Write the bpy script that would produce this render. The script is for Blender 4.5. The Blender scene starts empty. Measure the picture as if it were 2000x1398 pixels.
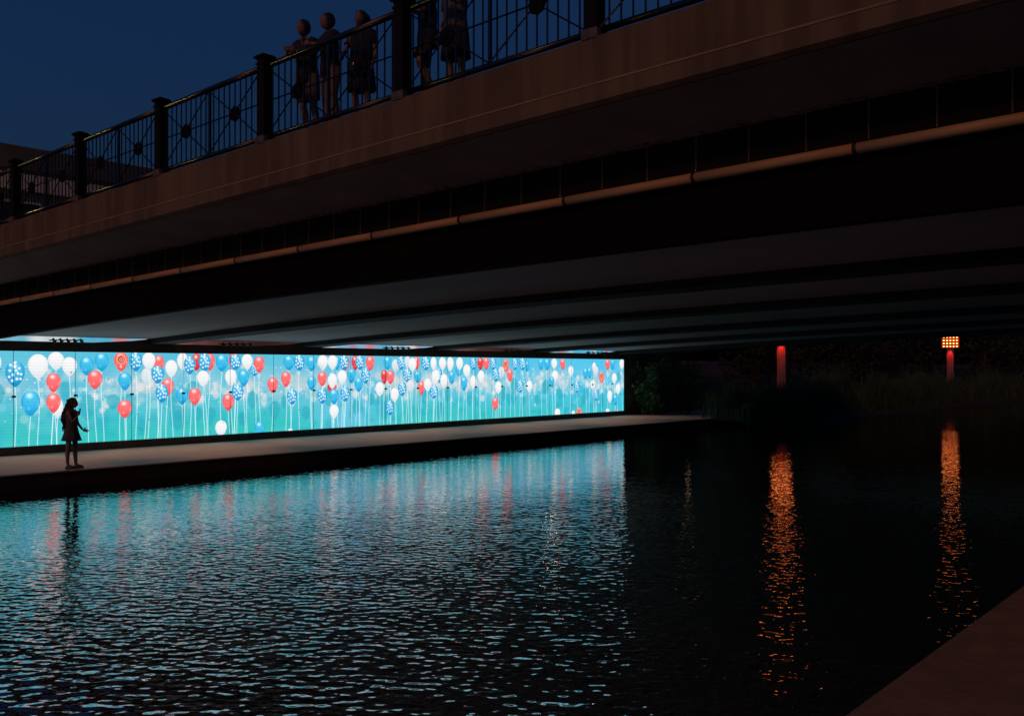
import bpy, bmesh, math, random
import numpy as np
from mathutils import Vector, Matrix, noise

random.seed(7); rng = np.random.default_rng(11)
S = bpy.context.scene
C = S.collection
PI = math.pi

# ------------------------------------------------------------------ camera, sky, sun, exposure
EYE = 2.68                       # camera height above the water
YAW = 0.71201                    # heading, left of +Y
FPX = 1829.6                     # focal length in photo pixels (2000 wide)
cam_d = bpy.data.cameras.new('camera'); cam = bpy.data.objects.new('camera', cam_d); C.objects.link(cam)
cam.location = (0, 0, EYE); cam.rotation_euler = (PI / 2, 0, YAW)
cam_d.sensor_width = 36; cam_d.lens = FPX / 2000 * 36
cam_d.shift_y = 22 / 2000; cam_d.clip_start = 0.05; cam_d.clip_end = 3000
S.camera = cam

world = bpy.data.worlds.new('World'); S.world = world; world.use_nodes = True
wn = world.node_tree; wn.nodes.clear()
sky = wn.nodes.new('ShaderNodeTexSky'); sky.sky_type = 'NISHITA'; sky.sun_disc = False
sky.sun_elevation = math.radians(-3.0); sky.sun_rotation = math.radians(190)
tint = wn.nodes.new('ShaderNodeMix'); tint.data_type = 'RGBA'; tint.blend_type = 'MULTIPLY'; tint.inputs[0].default_value = 1
tint.inputs[7].default_value = (0.29, 1.02, 2.75, 1)
bg = wn.nodes.new('ShaderNodeBackground'); bg.inputs[1].default_value = 0.40
wo = wn.nodes.new('ShaderNodeOutputWorld')
wn.links.new(sky.outputs[0], tint.inputs[6]); wn.links.new(tint.outputs[2], bg.inputs[0]); wn.links.new(bg.outputs[0], wo.inputs[0])

sun_d = bpy.data.lights.new('town_glow', 'SUN'); sun = bpy.data.objects.new('town_glow', sun_d); C.objects.link(sun)
sun_d.energy = 0.42; sun_d.angle = math.radians(9); sun_d.color = (1.0, 0.36, 0.12)
_az = math.radians(12)           # glow of the lamps behind the photographer, falling towards +Y
sun.rotation_euler = Vector((-math.sin(_az) * .9, math.cos(_az) * .9, -0.455)).to_track_quat('-Z', 'Y').to_euler()

S.view_settings.view_transform = 'Standard'; S.view_settings.look = 'None'
S.view_settings.exposure = 0; S.view_settings.gamma = 1; S.view_settings.use_curve_mapping = False
S.render.engine = 'CYCLES'
S.cycles.use_denoising = True
S.cycles.max_bounces = 6; S.cycles.sample_clamp_indirect = 4

# ------------------------------------------------------------------ helpers
FW = (-math.sin(YAW), math.cos(YAW)); RT = (math.cos(YAW), math.sin(YAW))
def ray(px, py):
    a = (px - 1000) / FPX
    return FW[0] + a * RT[0], FW[1] + a * RT[1], (721 - py) / FPX
def at_x(px, py, X):
    d = ray(px, py); t = X / d[0]; return d[1] * t, EYE + d[2] * t
def at_y(px, Y):
    d = ray(px, 700); return d[0] * Y / d[1]

def srgb(r, g, b):
    f = lambda c: (c / 255 / 12.92 if c <= 10.3 else ((c / 255 + .055) / 1.055) ** 2.4)
    return f(r), f(g), f(b)

MATS = {}
def mat(name, col, rough=.7, metal=0., var=.25, scale=3., bump=0., bscale=40., emit=None, estr=1., spec=.5, stretch=None, streak=0.):
    if name in MATS: return MATS[name]
    m = bpy.data.materials.new(name); m.use_nodes = True; MATS[name] = m
    n, l = m.node_tree.nodes, m.node_tree.links
    b = n['Principled BSDF']; b.inputs['Roughness'].default_value = rough; b.inputs['Metallic'].default_value = metal
    b.inputs['Specular IOR Level'].default_value = spec
    tc = n.new('ShaderNodeTexCoord'); mp = n.new('ShaderNodeMapping'); l.new(tc.outputs['Object'], mp.inputs[0])
    if stretch: mp.inputs['Scale'].default_value = stretch
    nz = n.new('ShaderNodeTexNoise'); nz.inputs['Scale'].default_value = scale; nz.inputs['Detail'].default_value = 6
    nz.inputs['Roughness'].default_value = .6; l.new(mp.outputs[0], nz.inputs[0])
    r = n.new('ShaderNodeValToRGB'); l.new(nz.outputs[0], r.inputs[0])
    r.color_ramp.elements[0].position = .3; r.color_ramp.elements[1].position = .72
    r.color_ramp.elements[0].color = [c * (1 - var) for c in col] + [1]
    r.color_ramp.elements[1].color = [min(1, c * (1 + var)) for c in col] + [1]
    out = r.outputs[0]
    if streak:
        mp2 = n.new('ShaderNodeMapping'); mp2.inputs['Scale'].default_value = (1.5, 1, .10); l.new(tc.outputs['Object'], mp2.inputs[0])
        n2 = n.new('ShaderNodeTexNoise'); n2.inputs['Scale'].default_value = 2.4; n2.inputs['Detail'].default_value = 5; l.new(mp2.outputs[0], n2.inputs[0])
        r2 = n.new('ShaderNodeValToRGB'); r2.color_ramp.elements[0].position = .42; r2.color_ramp.elements[1].position = .74
        r2.color_ramp.elements[0].color = (1 - streak,) * 3 + (1,); r2.color_ramp.elements[1].color = (1 + streak, 1 + streak * .85, 1 + streak * .75, 1)
        l.new(n2.outputs[0], r2.inputs[0])
        mx = n.new('ShaderNodeMix'); mx.data_type = 'RGBA'; mx.blend_type = 'MULTIPLY'; mx.inputs[0].default_value = 1
        l.new(out, mx.inputs[6]); l.new(r2.outputs[0], mx.inputs[7]); out = mx.outputs[2]
    l.new(out, b.inputs['Base Color'])
    if bump:
        nb = n.new('ShaderNodeTexNoise'); nb.inputs['Scale'].default_value = bscale; nb.inputs['Detail'].default_value = 4
        l.new(mp.outputs[0], nb.inputs[0])
        bp = n.new('ShaderNodeBump'); bp.inputs['Strength'].default_value = bump; bp.inputs['Distance'].default_value = .02
        l.new(nb.outputs[0], bp.inputs['Height']); l.new(bp.outputs[0], b.inputs['Normal'])
    if emit:
        b.inputs['Emission Color'].default_value = (*emit, 1); b.inputs['Emission Strength'].default_value = estr
    return m

def obj(name, bm, m, parent=None, smooth=False, loc=None):
    me = bpy.data.meshes.new(name)
    if isinstance(bm, bmesh.types.BMesh):
        bm.normal_update(); bm.to_mesh(me); bm.free()
    else:
        me.from_pydata(*bm)
    for mm in (m if isinstance(m, (list, tuple)) else [m]): me.materials.append(mm)
    if smooth: me.polygons.foreach_set('use_smooth', [True] * len(me.polygons))
    o = bpy.data.objects.new(name, me); C.objects.link(o)
    if parent: o.parent = parent
    if loc: o.location = loc
    return o
def share(src, parent, loc=(0, 0, 0), rot=None, scale=None):
    o = src.copy(); C.objects.link(o); o.parent = parent; o.location = loc
    if rot: o.rotation_euler = rot
    if scale: o.scale = scale
    return o
def thing(name, label, cat, loc=(0, 0, 0), rz=0., group=None):
    o = bpy.data.objects.new(name, None); C.objects.link(o); o.empty_display_size = .2
    o.location = loc; o.rotation_euler = (0, 0, rz); o['label'] = label; o['category'] = cat
    if group: o['group'] = group
    return o
def tag(o, label, cat, group=None):
    o['label'] = label; o['category'] = cat
    if group: o['group'] = group
    return o
def structure(o): o['kind'] = 'structure'; return o
def stuff(o): o['kind'] = 'stuff'; return o
def copy_tree(src, parent=None):
    c = src.copy(); C.objects.link(c)
    if parent: c.parent = parent
    for ch in list(src.children): copy_tree(ch, c)
    return c

def box(bm, x0, x1, y0, y1, z0, z1, bev=0.):
    r = bmesh.ops.create_cube(bm, size=1)['verts']
    for v in r:
        v.co = Vector(((x0 + x1) / 2 + v.co.x * (x1 - x0), (y0 + y1) / 2 + v.co.y * (y1 - y0), (z0 + z1) / 2 + v.co.z * (z1 - z0)))
    if bev:
        es = list({e for v in r for e in v.link_edges})
        bmesh.ops.bevel(bm, geom=es, offset=bev, segments=2, affect='EDGES', profile=.5)
def tube(bm, pts, rad, n=8, cap=True):
    """swept round section; rad a number or one per point"""
    pts = [Vector(p) for p in pts]; rs = rad if isinstance(rad, (list, tuple)) else [rad] * len(pts)
    rings = []
    for i, p in enumerate(pts):
        d = (pts[min(i + 1, len(pts) - 1)] - pts[max(i - 1, 0)]).normalized()
        up = Vector((0, 0, 1)) if abs(d.z) < .9 else Vector((0, 1, 0))
        u = d.cross(up).normalized(); w = u.cross(d)
        rings.append([bm.verts.new(p + (u * math.cos(2 * PI * k / n) + w * math.sin(2 * PI * k / n)) * rs[i]) for k in range(n)])
    for a, b in zip(rings, rings[1:]):
        for k in range(n): bm.faces.new((a[k], a[(k + 1) % n], b[(k + 1) % n], b[k]))
    if cap:
        bm.faces.new(rings[0][::-1]); bm.faces.new(rings[-1])
def loft(bm, rings, cap=True):
    vs = [[bm.verts.new(p) for p in r] for r in rings]; n = len(vs[0])
    for a, b in zip(vs, vs[1:]):
        for k in range(n): bm.faces.new((a[k], a[(k + 1) % n], b[(k + 1) % n], b[k]))
    if cap: bm.faces.new(vs[0][::-1]); bm.faces.new(vs[-1])
def ell(cx, cy, z, rx, ry, n=20, wob=0, ph=0, k=5):
    return [(cx + rx * (1 + wob * math.sin(k * t + ph)) * math.cos(t), cy + ry * (1 + wob * math.sin(k * t + ph)) * math.sin(t), z) for t in (2 * PI * i / n for i in range(n))]
def sphere(bm, c, r, seg=12):
    v = bmesh.ops.create_uvsphere(bm, u_segments=seg, v_segments=max(6, seg // 2 + 2), radius=1)['verts']
    rr = r if isinstance(r, (tuple, list)) else (r, r, r)
    for q in v: q.co = Vector((c[0] + q.co.x * rr[0], c[1] + q.co.y * rr[1], c[2] + q.co.z * rr[2]))
    return v
def prism_x(bm, prof, xs, zfun):
    """prof: closed list of (y, dz); runs along x with height zfun(x)"""
    loft(bm, [[(x, y, zfun(x) + dz) for y, dz in prof] for x in xs])

# ------------------------------------------------------------------ levels of the place
G = .0264                                        # grade of the deck
lin = lambda x: EYE + G * x                      # sloping datum
def zc(x): u = x + 26.7; return EYE + .91 + .0458 * u - .00058 * u * u     # arched ceilings of the bays
def zb(x): return zc(x) - .15                                              # underside of the beams
WX = -26.71                                      # face of the screen wall
PT = EYE - 2.32                                  # promenade top
LED0, LED1 = EYE - 2.095, EYE + .492
Y0, Y1 = 12.01 - 2 * 1.66, 39.62

# ------------------------------------------------------------------ materials
M_conc = mat('fascia_concrete', (.145, .103, .050), .85, var=.14, scale=.9, bump=.25, bscale=30, streak=.3)
M_soff = mat('soffit_concrete', (.22, .21, .17), .9, var=.25, scale=1.2, bump=.25, bscale=20)
M_ceil = mat('bay_concrete', (.28, .27, .26), .8, var=.10, scale=.8, bump=.12, bscale=14, stretch=(.35, 1, 1))
M_beam = mat('dark_steel', (.030, .028, .026), .8, var=.25, scale=1.2, bump=.08, bscale=8, stretch=(.3, 1, 1), spec=.15)
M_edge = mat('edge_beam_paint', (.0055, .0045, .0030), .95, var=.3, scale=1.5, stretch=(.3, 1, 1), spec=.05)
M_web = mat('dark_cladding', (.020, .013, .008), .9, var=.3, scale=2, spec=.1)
M_trim = mat('trim_paint', (.46, .29, .13), .55, var=.15, scale=2.5, bump=.1, bscale=20, stretch=(.5, 1, 1))
M_coup = mat('coupling_black', (.012, .011, .010), .6)
M_rust = mat('rust_stain', (.20, .10, .05), .9, var=.4, scale=8)
M_black = mat('black_paint', (.006, .006, .006), .32, var=.2, scale=20, spec=.5)
M_matt = mat('cast_iron', (.008, .008, .008), .95, var=.3, scale=20, spec=.1)
M_post = mat('post_paint', (.010, .0085, .0075), .8, var=.5, scale=9, bump=.2, bscale=30, spec=.15)
M_base = mat('screen_frame', (.07, .068, .066), .6, var=.3, scale=3)
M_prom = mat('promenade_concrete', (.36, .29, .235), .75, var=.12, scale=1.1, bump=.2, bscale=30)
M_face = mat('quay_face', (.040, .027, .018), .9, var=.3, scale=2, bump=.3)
M_kerb = mat('bank_stone', (.24, .145, .062), .9, var=.22, scale=5, bump=.4, bscale=26)
M_soil = mat('soil', (.024, .021, .012), 1., var=.4, scale=2)
M_leaf = mat('shrub_leaf', (.10, .17, .06), .55, var=.45, scale=3)
M_leaf2 = mat('tree_leaf', (.050, .055, .022), .7, var=.5, scale=.7)
M_reed = mat('reed_blade', (.075, .125, .05), .7, var=.45, scale=.6)
def thin(m):
    n, l = m.node_tree.nodes, m.node_tree.links; b = n['Principled BSDF']; o = n['Material Output']
    tr = n.new('ShaderNodeBsdfTranslucent'); mx = n.new('ShaderNodeMixShader'); mx.inputs[0].default_value = .45
    l.new(b.inputs['Base Color'].links[0].from_socket, tr.inputs[0]); l.new(b.outputs[0], mx.inputs[1]); l.new(tr.outputs[0], mx.inputs[2]); l.new(mx.outputs[0], o.inputs[0])
for m_ in (M_leaf, M_leaf2, M_reed): thin(m_)
M_bark = mat('bark', (.06, .045, .032), .95, var=.4, scale=8, bump=.5)
M_skin = mat('skin', (.25, .14, .085), .6, var=.06, scale=10)
M_skin2 = mat('shaded_skin', (.19, .105, .07), .6, var=.06, scale=10)
M_hair = mat('dark_hair', (.018, .011, .008), .5, var=.4, scale=30)
M_cloth = mat('dress_cloth', (.07, .062, .058), .9, var=.15, scale=12)
M_dark = mat('dark_cloth', (.016, .015, .017), .9, var=.3, scale=10)
M_tan = mat('tan_cloth', (.20, .135, .085), .9, var=.15, scale=10)
M_navy = mat('navy_cloth', (.018, .025, .05), .9, var=.2, scale=10)
M_grey = mat('grey_cloth', (.09, .085, .085), .9, var=.2, scale=10)
M_gold = mat('gold_buckle', (.7, .5, .2), .25, metal=1., var=.05)
M_shoe = mat('shoe_leather', (.03, .022, .018), .5)

# ------------------------------------------------------------------ what the screen shows (flat picture, drawn here pixel by pixel)
PPM = 100
W, H = int((Y1 - Y0) * PPM), int((LED1 - LED0) * PPM)
yy, xx = np.mgrid[0:H, 0:W].astype(np.float32)
U = xx / PPM; V = (H - 1 - yy) / PPM             # metres from left / bottom
def blur_noise(sx, sy, seed):
    r = np.random.default_rng(seed); a = r.random((max(3, int(H / sy) + 3), max(3, int(W / sx) + 3))).astype(np.float32)
    gy = yy / H * (a.shape[0] - 2); gx = xx / W * (a.shape[1] - 2)
    i, j = gy.astype(int), gx.astype(int); fy, fx = gy - i, gx - j
    fy = fy * fy * (3 - 2 * fy); fx = fx * fx * (3 - 2 * fx)
    return (a[i, j] * (1 - fx) + a[i, j + 1] * fx) * (1 - fy) + (a[i + 1, j] * (1 - fx) + a[i + 1, j + 1] * fx) * fy
def lerp(a, b, t): return a * (1 - t[..., None]) + np.array(b, np.float32) * t[..., None]
img = np.empty((H, W, 3), np.float32); img[:] = (74, 178, 206)
right = np.clip((U - 14) / 14, 0, 1)
img = lerp(img, (66, 184, 224), right)
low = np.clip(1.15 - V / 1.25, 0, 1) * (1 - .45 * right); img = lerp(img, (34, 180, 176), low)
blu = np.exp(-((U - 13.2) / 1.6) ** 2); img = lerp(img, (96, 182, 222), blu * .7)
n1 = blur_noise(70, 55, 3); n2 = blur_noise(26, 22, 4); n3 = blur_noise(150, 60, 5)
mist = np.exp(-((V - 1.55) / .45) ** 2) * np.clip(n1 * 1.6 - .25, 0, 1)
img = lerp(img, (176, 194, 200), np.clip(mist * 1.05, 0, .92))
img = lerp(img, (20, 158, 182), np.clip((n2 - .58) * 2.2, 0, .7) * np.clip(1.9 - V, 0, 1) * .8)
img = lerp(img, (110, 190, 208), np.clip(n3 - .4, 0, 1) * .5)
def disc(cx, cy, r, col, al, soft=.35):
    x0, x1 = max(0, int((cx - r * 1.3) * PPM)), min(W, int((cx + r * 1.3) * PPM) + 2)
    y0, y1 = max(0, int(H - 1 - (cy + r * 1.3) * PPM)), min(H, int(H - 1 - (cy - r * 1.3) * PPM) + 2)
    if x1 <= x0 or y1 <= y0: return
    d = np.hypot(U[y0:y1, x0:x1] - cx, V[y0:y1, x0:x1] - cy) / r
    a = np.clip((1 - d) / soft, 0, 1) * al
    img[y0:y1, x0:x1] = lerp(img[y0:y1, x0:x1], col, a)
for _ in range(760):
    cx = rng.random() * (W / PPM); cy = np.clip(rng.normal(1.42, .34), .5, 2.4); r = rng.uniform(.06, .19)
    disc(cx, cy, r, (222, 214, 214), rng.uniform(.12, .75) * (1.0 if rng.random() < .5 else .5), rng.uniform(.25, .8))
for _ in range(900):
    cx = rng.random() * (W / PPM); cy = np.clip(rng.normal(1.5, .42), .4, 2.5)
    disc(cx, cy, rng.uniform(.012, .028), (235, 245, 250), rng.uniform(.3, .95), .6)

STAR = [(-.05, .20), (.42, .27), (-.55, .36), (.30, .47), (-.22, .52), (.62, .50), (-.62, .60), (.18, .68), (.55, .68), (-.30, .75), (-.02, .04), (-.5, .14), (.1, .36)]
def star_mask(x, y, r):
    th = np.arctan2(x, y); k = np.abs((th / (2 * PI / 5) + .5) % 1 - .5) * 2
    rr = r * (.42 + .58 * (1 - k) ** 1.5)
    return np.clip((rr - np.hypot(x, y)) * PPM + .5, 0, 1)
def balloon(kind, cu, vt, vb, w):
    h = vt - vb; hw = w / 2
    # string first
    if kind != 'T' and vb > .05:
        k = rng.uniform(-1, 1); ph = rng.uniform(0, 6); x0, x1 = max(0, int((cu - .2) * PPM)), min(W, int((cu + .2) * PPM))
        y0 = max(0, int(H - 1 - vb * PPM))
        if x1 > x0 and y0 < H:
            vv = V[y0:H, x0:x1]; xc = cu + .03 * np.sin((vb - vv) * 2.3 + ph) - .03 * math.sin(ph) + k * .02 * (vb - vv)
            a = np.clip(.022 * PPM / 2 + .55 - np.abs(U[y0:H, x0:x1] - xc) * PPM, 0, 1) * .78
            img[y0:H, x0:x1] = lerp(img[y0:H, x0:x1], (226, 240, 242), a)
    x0, x1 = max(0, int((cu - hw * 1.1) * PPM)), min(W, int((cu + hw * 1.1) * PPM) + 2)
    y0, y1 = max(0, int(H - 1 - vt * PPM) - 1), min(H, int(H - 1 - vb * PPM) + 2)
    if x1 <= x0 or y1 <= y0: return
    x = (U[y0:y1, x0:x1] - cu) / hw; t = (vt - V[y0:y1, x0:x1]) / h
    up = np.sqrt(np.clip(1 - ((t - .42) / .42) ** 2, 0, 1))
    un = np.clip((t - .42) / .58, 0, 1); dn = np.clip(1 - un ** 1.75, 0, 1) ** .78
    wt = np.where(t < .42, up, dn); wt = np.where((t < 0) | (t > 1), 0, wt)
    a = np.clip((wt - np.abs(x)) * hw * PPM + .5, 0, 1) * (wt > 0)
    rim = np.clip(np.abs(x) / np.maximum(wt, .05), 0, 1)
    if kind == 'T':
        img[y0:y1, x0:x1] = lerp(img[y0:y1, x0:x1], (28, 158, 178), np.clip(a * (1.05 - rim ** 4), 0, 1) * .68); return
    pal = {'W': ((236, 234, 234), (216, 222, 226), (204, 212, 214)), 'G': ((214, 220, 224), (190, 208, 216), (180, 202, 210)),
           'B': ((60, 186, 226), (26, 160, 212), (0, 134, 196)), 'R': ((244, 108, 108), (238, 84, 86), (226, 60, 64)),
           'D': ((224, 62, 66), (206, 40, 46), (188, 26, 34)), 'E': ((246, 108, 106), (240, 84, 84), (228, 60, 60)), 'S': ((58, 178, 220), (18, 146, 204), (0, 124, 190))}[kind]
    c = np.empty(x.shape + (3,), np.float32); c[:] = pal[0]
    c = lerp(c, pal[1], np.clip(t * 1.5 - .35, 0, 1)); c = lerp(c, pal[2], np.clip(rim ** 5 * .8 + np.clip(t * 2.2 - 1.4, 0, 1), 0, 1))
    if kind in 'BRED':
        c = lerp(c, (255, 232, 232) if kind != 'B' else (226, 240, 250), np.clip(1.25 - np.hypot((x + .12) / .42, (t - .19) / .13), 0, 1) * .85)
        c = lerp(c, (255, 214, 206) if kind != 'B' else (150, 222, 246), np.clip(1 - np.abs(rim - .80) / .10, 0, 1) * np.clip(1 - np.abs(t - .52) / .2, 0, 1) * (x > 0) * .8)
        c = lerp(c, (255, 214, 206) if kind != 'B' else (176, 226, 246), np.clip(1 - np.abs(rim - .84) / .08, 0, 1) * np.clip(1 - np.abs(t - .70) / .14, 0, 1) * (x < 0) * .9)
        c = lerp(c, (255, 190, 184) if kind != 'B' else (120, 206, 240), np.clip(1.2 - np.hypot((x + .18) / .2, (t - .70) / .07), 0, 1) * .6)
    if kind == 'S':
        c = lerp(c, (150, 206, 234), np.clip(1.1 - np.hypot((x + .1) / .6, (t - .12) / .2), 0, 1) * .6)
        for sx, st in STAR:
            R = .10 * w * (1.35 if (sx, st) == (-.05, .20) else 1) * (1 - .25 * abs(sx))
            m = star_mask((x - sx) * hw, (st - t) * h, R * 1.1)
            c = lerp(c, (244, 244, 248), m)
    if kind == 'E':
        d = np.hypot(x / .56, (t - .37) / (.56 * w / 2 / h))
        c = lerp(c, (255, 208, 170), np.clip((1.14 - d) * 8, 0, 1)); c = lerp(c, (196, 66, 32), np.clip((1 - d) * 8, 0, 1))
        sw = np.abs(((d * 2.6 + np.arctan2(t - .37, x * .5) / (2 * PI)) % 1) - .5) * 2
        c = lerp(c, (250, 214, 190), np.clip((.30 - sw) * 6, 0, 1) * (d < .62))
        c = lerp(c, (255, 226, 196), np.clip(1.3 - np.hypot(x / .12, (t - .74) / .09), 0, 1))
    img[y0:y1, x0:x1] = c * a[..., None] + img[y0:y1, x0:x1] * (1 - a[..., None])
BAL = {
 100: "W45,240,420,160 W175,290,480,150 R20,445,635,140 W60,690,890,110 R20,640,835,140 B345,285,470,140 B490,248,430,135 R425,418,605,145 E680,243,430,140 S823,245,430,130 B717,435,615,130 R715,705,885,140 R1050,270,440,100 G930,395,570,110 W950,245,420,130 S1037,378,550,125 R1135,495,670,120 S1078,555,735,125 W1170,318,490,120 W1280,250,420,110 D1415,255,425,100 S1350,283,460,115 R1545,255,425,105 S1495,255,435,120 W1480,420,580,120 B1275,585,755,115 R1398,588,760,120 T885,895,1060,110 W1655,905,1065,115 B1662,262,430,120 R1785,255,410,115 S1795,262,418,110 W1910,260,415,110 W1750,410,575,115 B1875,412,580,105 S1818,553,715,115 R1725,645,815,115 T1430,780,920,110 T1560,780,920,110 T1240,800,905,100 T600,650,800,150 T1870,830,960,90",
 450: "S235,355,475,85 R280,280,445,105 R412,485,640,105 T110,820,960,90 B283,915,1060,95 B570,272,420,110 S670,270,425,105 B790,280,430,100 R540,428,585,95 S600,600,755,100 T735,765,905,105 W582,985,1100,70 W900,268,415,100 B1040,280,420,60 W995,270,415,95 R1120,275,425,90 S1108,275,420,95 D1215,275,425,70 S1262,275,415,90 R1362,278,425,85 B790,470,615,85 R895,428,575,90 D990,530,650,90 W993,448,600,90 S895,595,745,95 W1010,750,890,90 B1008,600,750,95 W1088,415,560,90 B1180,395,545,85 S1118,575,725,92 B1250,485,630,82 S1320,400,550,88 T1375,640,760,80 T520,660,800,60 B1530,283,415,75 G1610,310,440,75 S1665,283,415,78 G1725,280,400,60 R1815,283,415,65 W1775,297,435,80 S1905,283,420,85 W1980,290,420,60 D1500,412,555,65 R1560,418,555,75 S1725,400,535,85 B1825,420,545,75 W1455,532,672,85 W1600,590,730,80 S1675,527,670,80 G1755,510,635,75 R1862,520,660,65 W1922,495,625,75 S1555,712,858,80 W1985,420,560,50 S1985,560,695,80 T1220,700,860,80",
 850: "W70,290,420,70 W145,290,430,70 S35,400,540,65 W5,415,555,75 W85,455,590,75 B232,370,478,70 W237,292,418,68 B160,425,555,65 W307,360,487,70 B280,475,620,65 W370,470,598,62 W447,418,545,65 S372,298,415,62 D440,292,418,60 R497,292,418,60 S563,298,415,62 E687,308,435,62 G645,380,500,60 S590,400,530,65 R728,405,528,58 S778,300,415,60 B895,325,432,45 S852,298,418,65 W615,525,648,65 S828,515,638,65 W917,518,635,60 R585,680,805,65 T720,640,760,60 T992,650,760,60 B1030,305,415,50 B1090,305,418,58 W1160,303,405,58 W1168,418,530,60 R1243,305,415,52 W1322,373,482,52 B1138,478,585,45 B1465,395,505,50 B1505,390,500,45 W1548,342,440,40 G1565,375,475,50 E1622,430,545,52 R1680,310,415,48 B1730,310,415,45 W1820,310,410,48 W1745,445,548,48 W1535,508,612,48 S1380,525,640,55 S1565,605,715,50 W1782,547,652,48 W1702,610,735,50 B1755,650,760,45 T1210,590,700,65 T1440,650,750,50 T1790,430,530,45 W1192,788,890,55 W1345,808,900,38 E1403,778,880,50 W1680,788,880,40 R1775,800,870,30 T1625,640,790,40"}
lst = []
for x0, s in BAL.items():
    for q in s.split():
        k = q[0]; cx, t, b, w = (float(v) / 4.993 for v in q[1:].split(','))
        px = x0 + cx; ya, za = at_x(px, 640 + t, WX); _, zb_ = at_x(px, 640 + b, WX)
        yl, _ = at_x(px - w / 2, 700, WX); yr, _ = at_x(px + w / 2, 700, WX)
        lst.append((k, (yl + yr) / 2 - Y0, za - LED0, zb_ - LED0, yr - yl))
for k, cu, t, b, w in [('R', .5, 2.5, 1.8, .5), ('W', 1.1, 2.56, 1.85, .5), ('S', 1.7, 2.3, 1.6, .5), ('B', .9, 1.6, .9, .5), ('W', 2.3, 2.5, 1.8, .55), ('B', 2.1, 1.5, .8, .5), ('W', .4, 1.1, .4, .5)]:
    balloon(k, cu, t, b, w)
for _ in range(26):
    w_ = rng.uniform(.35, .6); t_ = rng.uniform(.8, 1.75); balloon('T', rng.uniform(1, W / PPM - 1), t_, t_ - w_ * 1.35, w_)
for q in lst:
    if q[0] == 'T': balloon(*q)
for q in lst:
    if q[0] != 'T': balloon(*q)
img = img * .93 + np.array((216, 226, 230), np.float32) * .07
img *= (1 - .035 * (np.sin(V * 2 * PI / .083) > .55))[..., None]          # fine ribs of the panels
for _ in range(160):                                                       # scuffs and dead pixels
    disc(rng.random() * W / PPM, rng.random() * 2.5, rng.uniform(.012, .03), (30, 90, 110), rng.uniform(.3, .8), .5)
img = np.clip(img, 0, 255) / 255
linr = np.where(img <= .04045, img / 12.92, ((img + .055) / 1.055) ** 2.4)
def to_image(name, a):
    im = bpy.data.images.new(name, a.shape[1], a.shape[0], alpha=False, float_buffer=True)
    im.colorspace_settings.name = 'Linear Rec.709'
    px = np.ones((a.shape[0], a.shape[1], 4), np.float32); px[..., :3] = a[::-1]
    im.pixels.foreach_set(px.ravel()); im.update(); im.pack(); return im
im_led = to_image('balloon_picture', linr.astype(np.float32))
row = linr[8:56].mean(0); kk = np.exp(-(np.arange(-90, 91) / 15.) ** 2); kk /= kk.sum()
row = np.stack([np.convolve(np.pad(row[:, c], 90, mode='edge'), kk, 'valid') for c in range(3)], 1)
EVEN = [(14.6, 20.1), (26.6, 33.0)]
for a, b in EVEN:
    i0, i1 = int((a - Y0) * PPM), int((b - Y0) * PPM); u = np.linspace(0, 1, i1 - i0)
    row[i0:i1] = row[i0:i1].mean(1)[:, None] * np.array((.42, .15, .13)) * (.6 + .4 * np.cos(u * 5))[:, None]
im_spill = to_image('spill_picture', np.repeat(row[None].astype(np.float32), 8, 0))  # screen light spilling above the header, painted as blurred colour
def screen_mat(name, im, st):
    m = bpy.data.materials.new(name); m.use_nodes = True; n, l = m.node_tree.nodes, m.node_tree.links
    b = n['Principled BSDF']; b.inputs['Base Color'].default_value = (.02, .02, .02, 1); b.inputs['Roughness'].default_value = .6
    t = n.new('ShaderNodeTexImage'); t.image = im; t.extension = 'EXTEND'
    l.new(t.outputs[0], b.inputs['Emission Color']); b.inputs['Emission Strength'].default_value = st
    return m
M_led = screen_mat('screen_light', im_led, 1.2); M_spill = screen_mat('spill_glow', im_spill, .9)
def uv_by_pos(o, z0, z1):
    me = o.data; uv = me.uv_layers.new(name='UVMap')
    for lp in me.loops:
        c = me.vertices[lp.vertex_index].co; uv.data[lp.index].uv = ((c.y - Y0) / (Y1 - Y0), (c.z - z0) / (z1 - z0))

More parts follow.
